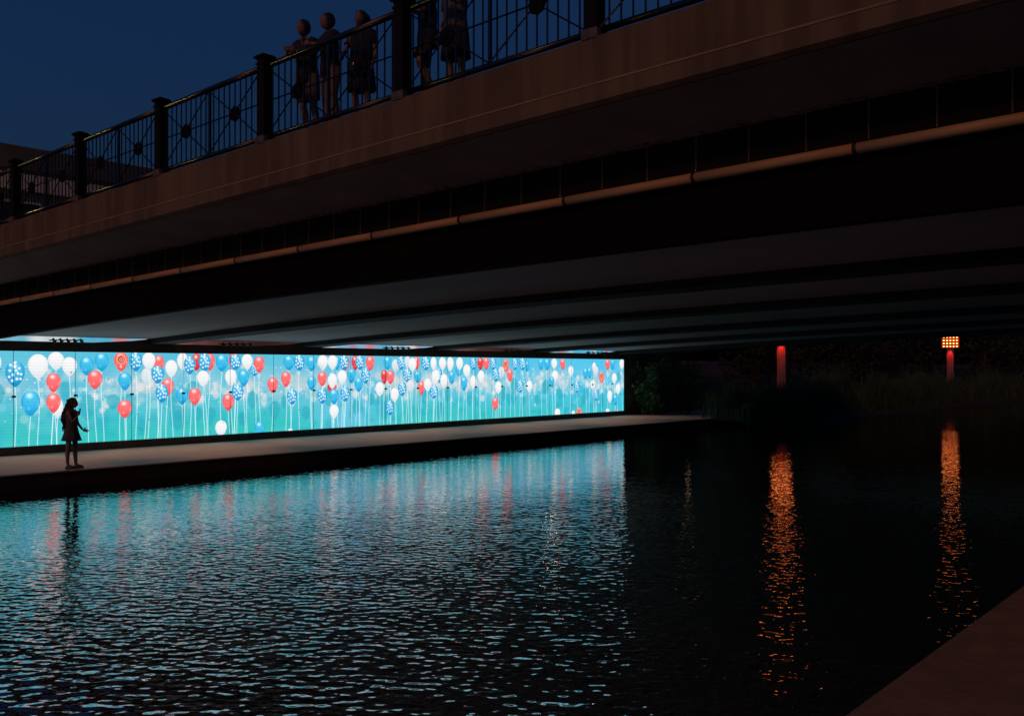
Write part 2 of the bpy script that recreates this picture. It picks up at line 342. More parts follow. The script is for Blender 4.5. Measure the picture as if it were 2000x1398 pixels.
# ------------------------------------------------------------------ setting: water, ground, promenade, banks
def water_mat():
    m = bpy.data.materials.new('river_water'); m.use_nodes = True; n, l = m.node_tree.nodes, m.node_tree.links
    b = n['Principled BSDF']; b.inputs['Base Color'].default_value = (.0016, .0020, .0022, 1); b.inputs['Roughness'].default_value = .015
    b.inputs['IOR'].default_value = 5.0
    tc = n.new('ShaderNodeTexCoord')
    def wave(rot, sc, size, amp, detail, ph):
        mp = n.new('ShaderNodeMapping'); mp.vector_type = 'TEXTURE'
        mp.inputs['Rotation'].default_value = (0, 0, rot); mp.inputs['Location'].default_value = (ph, ph * 1.7, 0)
        mp.inputs['Scale'].default_value = (sc, 1, 1)
        l.new(tc.outputs['Object'], mp.inputs[0])
        z = n.new('ShaderNodeTexNoise'); z.noise_dimensions = '2D'; z.inputs['Scale'].default_value = 1 / size; z.inputs['Detail'].default_value = detail; z.inputs['Roughness'].default_value = .4
        l.new(mp.outputs[0], z.inputs[0])
        k = n.new('ShaderNodeMath'); k.operation = 'MULTIPLY'; k.inputs[1].default_value = amp; l.new(z.outputs[0], k.inputs[0])
        return k.outputs[0]
    hs = [wave(YAW - .14, 1.5, .105, .0098, .4, 3.1), wave(YAW + .1, 1.3, .055, .0021, 0., 9.7), wave(YAW - .4, 1.4, .6, .0085, 0., 21.3)]
    acc = hs[0]
    for h in hs[1:]:
        a = n.new('ShaderNodeMath'); a.operation = 'ADD'; l.new(acc, a.inputs[0]); l.new(h, a.inputs[1]); acc = a.outputs[0]
    # rougher near this bank, calmer towards the far side and beyond the bridge, with drifting calm patches
    dt = n.new('ShaderNodeVectorMath'); dt.operation = 'DOT_PRODUCT'; dt.inputs[1].default_value = (FW[0], FW[1], 0); l.new(tc.outputs['Object'], dt.inputs[0])
    mr = n.new('ShaderNodeMapRange'); mr.interpolation_type = 'SMOOTHSTEP'; l.new(dt.outputs['Value'], mr.inputs[0])
    for i, v in zip((1, 2, 3, 4), (7, 21.5, 1.5, .31)): mr.inputs[i].default_value = v
    pn = n.new('ShaderNodeTexNoise'); pn.inputs['Scale'].default_value = .16; pn.inputs['Detail'].default_value = 2; l.new(tc.outputs['Object'], pn.inputs[0])
    pr = n.new('ShaderNodeMapRange'); l.new(pn.outputs[0], pr.inputs[0])
    for i, v in zip((1, 2, 3, 4), (.32, .68, .72, 1.28)): pr.inputs[i].default_value = v
    m1 = n.new('ShaderNodeMath'); m1.operation = 'MULTIPLY'; l.new(mr.outputs[0], m1.inputs[0]); l.new(pr.outputs[0], m1.inputs[1])
    m2 = n.new('ShaderNodeMath'); m2.operation = 'MULTIPLY'; l.new(acc, m2.inputs[0]); l.new(m1.outputs[0], m2.inputs[1]); acc = m2.outputs[0]
    bp = n.new('ShaderNodeBump'); bp.inputs['Strength'].default_value = 1; bp.inputs['Distance'].default_value = 1
    l.new(acc, bp.inputs['Height']); l.new(bp.outputs[0], b.inputs['Normal'])
    return m
bm = bmesh.new()
vs = [bm.verts.new(p) for p in ((-24, -60, 0), (6, -60, 0), (6, 420, 0), (-24, 420, 0))]; bm.faces.new(vs)
structure(obj('river_water', bm, water_mat()))

def sstep(a, b, x): t = min(1, max(0, (x - a) / (b - a))); return t * t * (3 - 2 * t)
def path_mid(y): return -24.6 - 6.5 * sstep(44, 66, y)
def bank_z(x, y):
    shore = -19.7 + .5 * noise.noise((y * .12, 3, 0)) + .25 * noise.noise((y * .5, 7, 0))
    z = -.6 + .9 * sstep(shore + .9, shore - 1.2, x)
    z += .62 * sstep(41, 45, y) * sstep(-18.9, -20.8, x) * sstep(-24.0, -22.4, x)
    pm = path_mid(y); k = sstep(3.3, 2.4, abs(x - pm)); z = z * (1 - k) + (PT - .012) * k
    z += 3.2 * sstep(pm - 3.0, pm - 16, x)
    return z + .07 * noise.noise((x * .7, y * .7, 1)) * (1 - k)
gx = [-18.6 - .55 * i for i in range(34)] + [-37.5 - 3 * i for i in range(8)] + [-120, -260]; gy = [39.75 + .9 * j for j in range(80)] + [113 + 12 * j for j in range(12)] + [420]
V_, F_ = [], []
for y in gy:
    for x in gx: V_.append((x, y, bank_z(x, y)))
nx = len(gx)
for j in range(len(gy) - 1):
    for i in range(nx - 1): F_.append((j * nx + i, j * nx + i + 1, (j + 1) * nx + i + 1, (j + 1) * nx + i))
structure(obj('river_bank', (V_, [], F_), M_soil, smooth=True))
bm = bmesh.new()
ys = [39.75 + 1.2 * j for j in range(56)]; prev = None
for y in ys:
    pm = path_mid(y); hw = 2.2 if y < 46 else 1.9
    c = (bm.verts.new((pm - hw, y, PT - .003)), bm.verts.new((pm + hw + (.55 if y < 42 else 0), y, PT - .003)))
    if prev: bm.faces.new((prev[0], prev[1], c[1], c[0]))
    prev = c
structure(obj('riverside_path', bm, M_prom))
# promenade in front of the screen, poured in slabs
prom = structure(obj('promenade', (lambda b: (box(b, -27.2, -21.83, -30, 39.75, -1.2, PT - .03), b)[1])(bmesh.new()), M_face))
yj = [-6 + 3.32 * k for k in range(14)] + [39.75]
for a, b_ in zip(yj, yj[1:]):
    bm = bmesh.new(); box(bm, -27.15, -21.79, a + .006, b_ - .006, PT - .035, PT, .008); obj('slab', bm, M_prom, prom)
# near bank the photographer stands on
bm = bmesh.new(); box(bm, -1.55, 40, -60, 60, -1.2, .80); nb = structure(obj('near_bank', bm, M_soil))
for k in range(9):
    bm = bmesh.new(); box(bm, -1.86, -.2, -15.7 + 5 * k + .008, -10.7 + 5 * k - .008, -.9, .90, .02); obj('coping_stone', bm, M_kerb, nb)
bm = bmesh.new(); box(bm, -300, -26.9, -300, 39.7, -1.4, .30); structure(obj('ground', bm, M_soil))

# ------------------------------------------------------------------ the bridge
br = thing('road_bridge', 'low concrete road bridge with dark beams spanning the dark river', 'bridge', (0, 0, 0))
XS = [-44 + 2 * k for k in range(36)]
XA = [-27.4 + 1.2 * k for k in range(42)]
bm = bmesh.new(); prism_x(bm, [(8.36, 3.03), (8.30, 3.07), (8.30, 3.25), (8.345, 3.275), (8.345, 3.785), (8.36, 3.80), (8.9, 3.80), (8.9, 3.12)], XS, lin); obj('fascia', bm, M_conc, br)
bm = bmesh.new(); prism_x(bm, [(8.292, 3.25), (8.292, 3.272), (8.342, 3.276), (8.342, 3.25)], XS, lin); obj('bead', bm, mat('bead_concrete', (.25, .18, .10), .8), br)
bm = bmesh.new(); prism_x(bm, [(8.38, 3.028), (8.9, 3.30), (9.55, 3.30), (9.55, 2.80)], XS, lin); obj('overhang_soffit', bm, M_soff, br)
bm = bmesh.new(); prism_x(bm, [(8.905, 3.25), (8.905, 3.79), (41.3, 3.79), (41.3, 3.25)], XS, lin); obj('deck_slab', bm, M_soff, br)
bm = bmesh.new(); prism_x(bm, [(41.305, 3.03), (41.305, 3.80), (41.9, 3.80), (41.9, 3.03)], XS, lin); obj('fascia', bm, M_conc, br)
# cladding panels under the overhang, their cover strips and bolts
first = None; bolts = bmesh.new()
P0 = -10.65 - .655 * 26
for k in range(56):
    x = P0 + .655 * k
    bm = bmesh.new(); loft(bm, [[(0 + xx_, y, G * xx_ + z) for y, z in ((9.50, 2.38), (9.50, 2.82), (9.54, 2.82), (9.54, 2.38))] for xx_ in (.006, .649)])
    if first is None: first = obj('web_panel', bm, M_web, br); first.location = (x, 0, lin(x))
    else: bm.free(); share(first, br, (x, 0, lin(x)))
    bmesh.ops.create_icosphere(bolts, subdivisions=1, radius=.011, matrix=Matrix.Translation((x, 9.487, lin(x) + 2.415)))
strip = None
for k in range(56):
    x = P0 + .655 * k
    if strip is None:
        bm = bmesh.new(); box(bm, -.007, .007, 9.488, 9.50, 2.40, 2.80); strip = obj('cover_strip', bm, M_rust, br); strip.location = (x, 0, lin(x))
    else: share(strip, br, (x, 0, lin(x)))
stuff(obj('bolt', bolts, mat('bolt_zinc', (.6, .55, .5), .35, metal=1), br))
seg = coup = None
for k in range(19):
    x = -14.67 - 1.85 * 7 + 1.85 * k
    if seg is None:
        bm = bmesh.new(); tube(bm, [(.02, 9.47, 2.33 + G * .02), (1.83, 9.47, 2.33 + G * 1.83)], .056, 14); seg = obj('trim_tube', bm, M_trim, br, True)
        bm = bmesh.new(); tube(bm, [(-.02, 9.47, 2.33), (.02, 9.47, 2.33)], .060, 14); coup = obj('coupling', bm, M_coup, br, True)
        seg.location = (x, 0, lin(x)); coup.location = (x, 0, lin(x))
    else: share(seg, br, (x, 0, lin(x))); share(coup, br, (x, 0, lin(x)))
# rusty spatter along the joint of overhang and cladding
bm = bmesh.new()
for k in range(420):
    x = rng.uniform(-24, 3); s = rng.uniform(.008, .03); dy = rng.uniform(0, .06)
    v = sphere(bm, (x, 9.47 - dy, lin(x) + 2.80 + (9.5 - (9.47 - dy)) * .2 - .004), (s * 1.6, s, s * .6), 6)
stuff(obj('joint_rust', bm, M_rust, br))
# dark steel beams and the paler bay ceilings between them
BEAMS = [(9.58, 9.78), (14.2, 15.0), (19.7, 20.6), (26.2, 27.1), (32.5, 33.4), (38.9, 41.3)]
bz = lambda x: zb(x)
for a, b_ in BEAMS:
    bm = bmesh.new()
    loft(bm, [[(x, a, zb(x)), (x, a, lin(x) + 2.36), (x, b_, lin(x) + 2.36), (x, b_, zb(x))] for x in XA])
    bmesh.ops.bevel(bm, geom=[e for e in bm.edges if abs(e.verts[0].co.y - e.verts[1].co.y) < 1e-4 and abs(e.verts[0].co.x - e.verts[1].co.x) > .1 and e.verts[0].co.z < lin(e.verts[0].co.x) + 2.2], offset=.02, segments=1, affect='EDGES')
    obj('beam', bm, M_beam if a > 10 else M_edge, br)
for (a0, a), (b_, b1) in zip(BEAMS, BEAMS[1:]):
    bm = bmesh.new(); loft(bm, [[(x, a + .003, zc(x)), (x, a + .003, zc(x) + .12), (x, b_ - .003, zc(x) + .12), (x, b_ - .003, zc(x))] for x in XA]); obj('bay_ceiling', bm, M_ceil, br)
bm = bmesh.new(); box(bm, -29, WX - .16, 8.62, 41.25, -.5, 4.4); obj('abutment', bm, M_soff, br)
bm = bmesh.new(); box(bm, 21.2, 24, 8.62, 41.25, -.5, 4.4); obj('abutment', bm, M_soff, br)
bm = bmesh.new(); box(bm, -44, -29.02, 8.62, 41.25, -.5, 4.9); obj('wing_wall', bm, M_soff, br)

# ------------------------------------------------------------------ the screen wall
sw = thing('screen_wall', 'long glowing wall of panels showing red, white and blue balloons', 'screen', (0, 0, 0))
yj = [Y0 + 1.66 * k for k in range(19)] + [Y1]
for a, b_ in zip(yj, yj[1:]):
    bm = bmesh.new(); box(bm, WX - .05, WX, a + .007, b_ - .007, LED0, LED1)
    o = obj('panel', bm, [M_base, M_led], sw)
    for f in o.data.polygons:
        if f.normal.x > .9: f.material_index = 1
    uv_by_pos(o, LED0, LED1)
bm = bmesh.new(); box(bm, WX - .15, WX - .055, Y0 - .05, Y1 + .04, PT, LED1 + .02); obj('backing', bm, M_base, sw)
lt = None
LZ = at_x(147, 772, WX)[1]
for k, y in enumerate(yj[1:-1]):
    if lt is None:
        bm = bmesh.new(); box(bm, .001, .05, -.05, .05, -.03, .03, .008); lt = obj('latch', bm, M_coup, sw); lt.location = (WX, y, LZ)
    else: share(lt, sw, (WX, y, LZ))
bm = bmesh.new(); box(bm, WX - .05, WX + .06, Y0, Y1 + .05, PT + .002, LED0 - .004, .01); obj('plinth', bm, M_base, sw)
bm = bmesh.new(); box(bm, WX - .05, WX + .03, Y0, Y1 + .05, LED1 + .004, EYE + .765, .008); obj('header', bm, M_base, sw)
bm = bmesh.new(); box(bm, WX - .10, WX + .02, Y1 + .004, Y1 + .075, PT + .003, EYE + .76); obj('end_post', bm, M_base, sw)
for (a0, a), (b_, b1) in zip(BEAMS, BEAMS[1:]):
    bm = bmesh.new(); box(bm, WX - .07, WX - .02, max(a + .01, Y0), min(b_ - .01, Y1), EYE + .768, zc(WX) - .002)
    o = obj('spill_strip', bm, [M_base, M_spill], sw)  # light spill on the abutment face, put in as a glowing strip
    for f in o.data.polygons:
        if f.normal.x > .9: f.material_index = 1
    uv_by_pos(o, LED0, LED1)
for (a0, a), (b_, b1) in zip(BEAMS, BEAMS[1:]):
    bm = bmesh.new(); zt = zc(WX) - .004; zh = EYE + .767
    loft(bm, [[(x, b_ - 1.7, zh), (x, b_ - .005, zh), (x, b_ - .005, zt), (x, b_ - .5, zh + .075)] for x in (WX - .018, WX + .028)]); obj('haunch_plate', bm, M_base, sw)
# spot rails above the screen
RAILS = [((100, 167), 'leftmost spot rail, in front of pale blue glow over the screen'), ((432, 497), 'second spot rail from left, in front of reddish glow over the screen'),
         ((752, 806), 'spot rail in the middle bay over the screen, third from left'), ((988, 1036), 'fourth spot rail from left, before a dim reddish bay over the screen'), ((1148, 1192), 'spot rail nearest the right end of the screen')]
RAIL_T = []
for (pa, pb), lab in RAILS:
    ya, yb = at_x(pa, 660, WX + .35)[0], at_x(pb, 660, WX + .35)[0]; L = yb - ya
    t = thing('spot_rail', lab, 'spotlights', (WX + .22, (ya + yb) / 2, EYE + .80), 0, 'rails of small spotlights above the screen'); RAIL_T.append(t)
    bm = bmesh.new(); tube(bm, [(0, -L / 2, 0), (0, L / 2, .02)], .018, 8)
    for s in (-.3, .3): tube(bm, [(0, s * L, 0), (-.2, s * L, -.03)], .012, 6)
    obj('rail', bm, M_coup, t)
    for q in range(5):
        y = -L * .38 + q * L * .2; bm = bmesh.new(); tube(bm, [(0, y, .01), (.0, y + .02, -.03), (.03, y + .05, -.05)], [.02, .035, .045], 8); sphere(bm, (0, y, .03), .035, 8)
        obj('spot_head', bm, M_coup, t)
for k, t in enumerate(RAIL_T):
    for dy in (-1.3, 1.3):
        ld = bpy.data.lights.new('promenade_spot', 'SPOT'); ld.energy = 150; ld.color = (1, .40, .15); ld.spot_size = math.radians(68); ld.spot_blend = .75; ld.shadow_soft_size = .05
        lo = bpy.data.objects.new('promenade_spot', ld); C.objects.link(lo); lo.parent = t; lo.location = (.12, .35 * (1 if dy > 0 else -1), -.08)
        lo.rotation_euler = Vector((1.75, dy, -3.1)).to_track_quat('-Z', 'Y').to_euler()
# one lit downlight deep in a bay (seen only as a glitter on the water)
dl = thing('downlight', 'small lit downlight under the bay ceiling glittering on the water', 'lamp', (-21.9, 27.55, zc(-21.9) - .002))
bm = bmesh.new(); tube(bm, [(0, 0, 0), (0, 0, -.05)], [.10, .10], 12); obj('housing', bm, M_coup, dl)
bm = bmesh.new(); tube(bm, [(0, 0, -.051), (0, 0, -.056)], [.085, .085], 12); obj('lens', bm, mat('lens_white', (.8, .8, .8), emit=(1, .8, .65), estr=34), dl)

# ------------------------------------------------------------------ railing on the bridge
RY = 8.44
rl = thing('bridge_railing', 'black iron railing with medallions along the near edge of the bridge', 'railing', (0, 0, 0))
PX = [-18.54 + 3.115 * k for k in range(-3, 6)]
RB = 3.80
def post():
    bm = bmesh.new(); box(bm, -.088, .088, -.088, .088, -.02, 1.28, .008); o = obj('post', bm, M_post, rl)
    bm = bmesh.new()
    for a, z0, z1 in ((.105, 1.20, 1.225), (.10, 1.285, 1.30), (.125, 1.30, 1.335), (.105, 1.335, 1.35)): box(bm, -a, a, -a, a, z0, z1, .004)
    loft(bm, [[(s * .1, t * .1, 1.35) for s, t in ((-1, -1), (1, -1), (1, 1), (-1, 1))], [(s * .01, t * .01, 1.385) for s, t in ((-1, -1), (1, -1), (1, 1), (-1, 1))]])
    obj('cap', bm, M_post, o)
    bm = bmesh.new(); box(bm, -.11, .11, -.11, .11, -.02, .10, .01); obj('foot', bm, mat('foot_iron', (.10, .085, .08), .9, var=.5, scale=12, bump=.5), o)
    return o
p0 = post(); p0.location = (PX[0], RY, lin(PX[0]) + RB)
for x in PX[1:]:
    c = copy_tree(p0, rl); c.location = (x, RY, lin(x) + RB)
bal = stile = med = None
for xa, xb in zip(PX, PX[1:]):
    za, zb_ = lin(xa) + RB, lin(xb) + RB; L = xb - xa; f = lambda x, h: (x, RY, lin(x) + RB + h)
    e0, e1 = xa + .085, xb - .085
    bm = bmesh.new(); tube(bm, [f(e0, 1.175), f(e1, 1.175)], .045, 14); obj('top_rail', bm, M_black, rl, True)
    bm = bmesh.new(); tube(bm, [f(e0, .085), f(e1, .085)], .038, 14); obj('bottom_rail', bm, M_black, rl, True)
    mid = (xa + xb) / 2
    if stile is None:
        bm = bmesh.new(); box(bm, -.02, .02, -.02, .02, .09, 1.16); stile = obj('stile', bm, M_black, rl); stile.location = (mid, RY, lin(mid) + RB)
    else: share(stile, rl, (mid, RY, lin(mid) + RB))
    for h0, h1 in ((e0, mid), (mid, e1)):
        n = 9; w = (h1 - h0)
        for q in range(n):
            x = h0 + w * (q + .75) / (n + .5)
            if bal is None:
                bm = bmesh.new(); box(bm, -.0085, .0085, -.0085, .0085, .10, 1.15); bal = obj('baluster', bm, M_black, rl); bal.location = (x, RY, lin(x) + RB)
            else: share(bal, rl, (x, RY, lin(x) + RB))
        c = (h0 + h1) / 2
        for a, b_ in (((h0, 1.14), (h1, .11)), ((h0, .11), (h1, 1.14)), ((h0, .625), (h1, .625))):
            p, q = Vector(f(*a)), Vector(f(*b_)); dy = Vector((0, -.016, 0))
            bm = bmesh.new(); tube(bm, [p + dy, q + dy], .011, 6); obj('brace_bar', bm, M_black, rl)
        if med is None:
            bm = bmesh.new(); bmesh.ops.create_cone(bm, cap_ends=True, segments=24, radius1=.12, radius2=.12, depth=.05, matrix=Matrix.Rotation(PI / 2, 4, 'X'))
            for v in bm.verts:
                r = math.hypot(v.co.x, v.co.z)
                if r > .05: k = 1 + .07 * math.cos(8 * math.atan2(v.co.z, v.co.x)); v.co.x *= k; v.co.z *= k
            bmesh.ops.bevel(bm, geom=[e for e in bm.edges], offset=.01, segments=1, affect='EDGES'); sphere(bm, (0, 0, 0), (.07, .055, .07), 12)
            med = obj('medallion', bm, M_matt, rl); med.location = f(c, .625)
        else: share(med, rl, f(c, .625))

# ------------------------------------------------------------------ people
def skin_body(name, nodes, edges, m, parent, extra=None):
    me = bpy.data.meshes.new('tmp'); keys = list(nodes); ix = {k: i for i, k in enumerate(keys)}
    me.from_pydata([nodes[k][0] for k in keys], [(ix[a], ix[b]) for a, b in edges], [])
    o = bpy.data.objects.new('tmp', me); C.objects.link(o)
    md = o.modifiers.new('s', 'SKIN'); md.use_smooth_shade = True
    for i, k in enumerate(keys):
        r = nodes[k][1]; d = me.skin_vertices[0].data[i]; d.radius = r if isinstance(r, tuple) else (r, r); d.use_root = (k == 'pelvis')
    o.modifiers.new('u', 'SUBSURF').levels = 2
    dg = bpy.context.evaluated_depsgraph_get(); ev = o.evaluated_get(dg)
    bm = bmesh.new(); bm.from_mesh(ev.to_mesh()); ev.to_mesh_clear()
    bpy.data.objects.remove(o); bpy.data.meshes.remove(me)
    if extra: extra(bm)
    return obj(name, bm, m, parent, True)
def head(bm, c, s=1., tilt=0.):
    """head with brow, nose, lips, chin and ears, facing +x"""
    R = Matrix.Translation(c) @ Matrix.Rotation(tilt, 4, 'Y')
    v = bmesh.ops.create_uvsphere(bm, u_segments=20, v_segments=14, radius=1)['verts']
    for q in v:
        x, y, z = q.co
        X, Yv, Z = x * .095, y * .075, z * .115
        if z < 0: X += .012 * min(1, -z * 1.5) * (1 if x > 0 else 0); Yv *= 1 - .28 * (-z); X *= 1 - .12 * (-z)
        if x > .8 and abs(y) < .35 and -.45 < z < .15: X += .022 * (1 - abs(y) / .35) * (1 - abs(z + .2) / .4 if abs(z + .2) < .4 else 0)
        q.co = R @ (Vector((X, Yv, Z)) * s)
    for sy in (-1, 1):
        for cc, r in (((-.01, sy * .076, -.01), (.016, .01, .028)), ((.085, sy * .03, .012), (.012, .013, .008))):
            for q in sphere(bm, (0, 0, 0), r, 8): q.co = R @ ((q.co + Vector(cc)) * s)
    for q in sphere(bm, (0, 0, 0), (.014, .024, .009), 8): q.co = R @ ((q.co + Vector((.092, 0, -.062))) * s)
def hand(bm, wrist, d, side, s=1., curl=.5):
    """palm, four unequal bent fingers, thumb off the side of the palm"""
    w = Vector(wrist); d = Vector(d).normalized(); u = Vector(side).normalized(); n = d.cross(u).normalized()
    pal = w + d * .045 * s
    v = bmesh.ops.create_uvsphere(bm, u_segments=10, v_segments=8, radius=1)['verts']
    B = Matrix((d, u, n)).transposed()
    for q in v: q.co = pal + B @ Vector((q.co.x * .05, q.co.y * .038, q.co.z * .016)) * s
    for k, ln in enumerate((.068, .078, .072, .055)):
        a = w + d * .082 * s + u * (.027 - .018 * k) * s
        b_ = a + (d * math.cos(curl * .6) + n * math.sin(curl * .6)) * ln * .5 * s
        c = b_ + (d * math.cos(curl * 1.9) + n * math.sin(curl * 1.9)) * ln * .5 * s
        tube(bm, [a, b_, c], [.009 * s, .008 * s, .006 * s], 6)
    a = w + d * .03 * s + u * .032 * s; b_ = a + (d * .6 + u * .7 + n * .3).normalized() * .035 * s; c = b_ + (d * .9 + n * .4).normalized() * .028 * s
    tube(bm, [a, b_, c], [.012 * s, .010 * s, .007 * s], 6)
def person(loc, rz, label, P, h=1., cloth=(), hair=None, m_skin=M_skin2, group=None):
    t = thing('person', label, 'person', loc, rz, group); t.scale = (h, h, h); t.rotation_euler = (0, P.get('lean', 0), rz)
    n = dict(pelvis=((0, 0, .93), (.10, .13)), belly=((0, 0, 1.06), (.085, .115)), chest=((-.005, 0, 1.24), (.10, .145)), neck0=((-.01, 0, 1.40), .055), neck=((.005, 0, 1.47), .048))
    e = [('pelvis', 'belly'), ('belly', 'chest'), ('chest', 'neck0'), ('neck0', 'neck')]
    for s, c in ((1, 'l'), (-1, 'r')):
        kn = P.get('knee_' + c, (.02, s * .10, .50)); an = P.get('ankle_' + c, (-.01, s * .10, .09)); toe = P.get('toe_' + c, (an[0] + .16, an[1] + s * .02, an[2] - .055))
        hp = (0, s * .095, .88)
        n['hip' + c] = (hp, .085); n['thigh' + c] = (tuple(Vector(hp).lerp(Vector(kn), .45)), .075); n['knee' + c] = (kn, .052)
        n['calf' + c] = (tuple(Vector(kn).lerp(Vector(an), .3) + Vector((-.015, 0, 0))), .055); n['ankle' + c] = (an, .034); n['toe' + c] = (toe, (.034, .022))
        e += [('pelvis', 'hip' + c), ('hip' + c, 'thigh' + c), ('thigh' + c, 'knee' + c), ('knee' + c, 'calf' + c), ('calf' + c, 'ankle' + c), ('ankle' + c, 'toe' + c)]
        sh = (-.01, s * .165, 1.36); el = P.get('elbow_' + c, (-.03, s * .22, 1.09)); wr = P.get('wrist_' + c, (.06, s * .21, .85))
        n['sh' + c] = (sh, .050); n['el' + c] = (el, .036); n['wr' + c] = (wr, .024)
        e += [('chest', 'sh' + c), ('sh' + c, 'el' + c), ('el' + c, 'wr' + c)]
    def extra(bm):
        head(bm, P.get('head', (.03, 0, 1.565)), 1., P.get('tilt', 0))
        for s, c in ((1, 'l'), (-1, 'r')):
            w = n['wr' + c][0]; d = Vector(w) - Vector(n['el' + c][0])
            if 'hand_' + c in P: d = Vector(P['hand_' + c])
            sd = Vector(P.get('thumb_' + c, (0, 0, 1))); sd = (sd - d * sd.dot(d) / d.dot(d))
            hand(bm, Vector(w), d, sd, 1., P.get('curl_' + c, .5))
    skin_body('body', n, e, m_skin, t, extra)
    for kind, m in cloth:
        bm = bmesh.new()
        if kind == 'dress':
            R = [(1.36, .105, .15), (1.30, .125, .165), (1.20, .13, .16), (1.08, .105, .135), (.98, .125, .155), (.88, .15, .18), (.78, .18, .20), (.66, .215, .225), (.655, .205, .215), (.80, .15, .18)]
            loft(bm, [ell(0, 0, z, a, b_, 30, .0 if z > .95 else (.95 - z) * .25, .6, 7) for z, a, b_ in R]); nm = 'dress'
        elif kind == 'shirt':
            for s, c in ((1, 'l'), (-1, 'r')):
                a = Vector(n['sh' + c][0]); b_ = Vector(n['el' + c][0]); tube(bm, [a + Vector((0, -s * .05, .01)), a, a.lerp(b_, .62)], [.075, .07, .062], 10)
            loft(bm, [ell(0, 0, z, a, b_, 20) for z, a, b_ in ((.80, .135, .185), (.92, .135, .185), (1.06, .12, .165), (1.24, .13, .18), (1.36, .10, .17), (1.42, .065, .09))]); nm = 'shirt'
        elif kind in ('shorts', 'trousers'):
            loft(bm, [ell(0, 0, z, a, b_, 16) for z, a, b_ in ((.80, .125, .18), (.90, .13, .185), (1.0, .125, .17))])
            for c in 'lr':
                hp, kn, an = (Vector(n[k + c][0]) for k in ('hip', 'knee', 'ankle'))
                if kind == 'shorts': tube(bm, [hp + Vector((0, 0, .03)), hp.lerp(kn, .5), hp.lerp(kn, .85)], [.105, .10, .095], 12)
                else: tube(bm, [hp + Vector((0, 0, .03)), hp.lerp(kn, .5), kn, kn.lerp(an, .5), an], [.105, .095, .078, .072, .066], 12)
            nm = kind
        elif kind == 'skirt':
            loft(bm, [ell(0, 0, z, a, b_, 24, .03 if z < .8 else 0, 0, 8) for z, a, b_ in ((1.04, .11, .15), (.95, .13, .17), (.85, .15, .19), (.70, .17, .205), (.52, .185, .22), (.515, .17, .20))]); nm = 'skirt'
        elif kind == 'shoes':
            for s, c in ((1, 'l'), (-1, 'r')):
                a = Vector(n['ankle' + c][0]); q = Vector(n['toe' + c][0])
                f = Vector((q.x - a.x, q.y - a.y, 0)).normalized()
                b2 = bmesh.new(); loft(b2, [ell(0, 0, z, r1, r2, 14) for z, r1, r2 in ((-.078, .125, .045), (-.055, .13, .047), (-.03, .115, .042), (.0, .05, .036))])
                for v in b2.verts: v.co = Vector((a.x + f.x * .055, a.y + f.y * .055, a.z)) + Vector((f.x * v.co.x - f.y * v.co.y, f.y * v.co.x + f.x * v.co.y, v.co.z))
                obj('shoe', b2, m, t, True)
            bm.free(); continue
        obj(nm, bm, m, t, True)
    if hair:
        bm = bmesh.new(); hc = Vector(P.get('head', (.03, 0, 1.565)))
        v = sphere(bm, hc + Vector((-.030, 0, .024)), (.105, .091, .112), 20)
        for q in v: q.co += Vector((noise.noise(q.co * 30), noise.noise(q.co * 30 + Vector((5, 0, 0))), noise.noise(q.co * 30 + Vector((0, 9, 0))))) * .012
        if hair == 'long':
            r2 = random.Random(5)
            for k in range(150):
                a = r2.uniform(.5, 1.0) * PI * (1 if r2.random() < .5 else -1); rr = r2.uniform(.6, 1)
                p = hc + Vector((-.03 + .10 * math.cos(a) * rr, .088 * math.sin(a) * rr, r2.uniform(-.02, .09)))
                ph = r2.uniform(0, 6); amp = r2.uniform(.008, .024); ln = r2.uniform(.42, .70); pts = []; N = 9
                bx = r2.uniform(-.19, -.08) ; by = math.sin(a) * .10 * rr
                for i in range(N):
                    s = i / (N - 1); z = p.z - ln * s
                    pts.append((p.x * (1 - min(1, s * 1.6)) + bx * min(1, s * 1.6) + amp * math.sin(ph + s * 13), p.y * (1 - s) + by * s + amp * math.cos(ph + s * 11), z))
                tube(bm, pts, [.016, .024, .026, .026, .024, .021, .017, .012, .004], 5)
        elif hair == 'bob':
            sphere(bm, hc + Vector((-.045, 0, -.05)), (.075, .092, .11), 14)
        obj('hair', bm, M_hair, t, True)
    return t
# the woman on the promenade, in profile, facing along the screen
wm = person((-22.12, 9.86, PT), YAW, 'woman in short dress with long wavy hair standing before the screen',
       dict(head=(.045, 0, 1.535), knee_l=(.06, .08, .49), ankle_l=(.065, .08, .085), knee_r=(-.045, -.08, .49), ankle_r=(-.05, -.08, .085),
            elbow_r=(.11, -.19, 1.10), wrist_r=(.20, -.13, 1.245), hand_r=(.35, .1, .9), curl_r=1.3, thumb_r=(-1, 0, 0),
            elbow_l=(.05, .20, 1.05), wrist_l=(.205, .13, .90), hand_l=(1, -.05, -.2), curl_l=.2, thumb_l=(0, 0, 1)),
       .995, [('dress', M_cloth), ('shoes', M_shoe)], 'long', M_skin2)
ph = tag(obj('phone', (lambda b: (box(b, -.006, .006, -.036, .036, -.07, .07, .005), b)[1])(bmesh.new()), M_black), 'small dark phone held up in the woman\'s raised hand', 'phone')
ph.parent = None; _q = wm.matrix_basis @ Vector((.245, -.115, 1.345)); ph.location = _q; ph.rotation_euler = (0, .15, YAW)
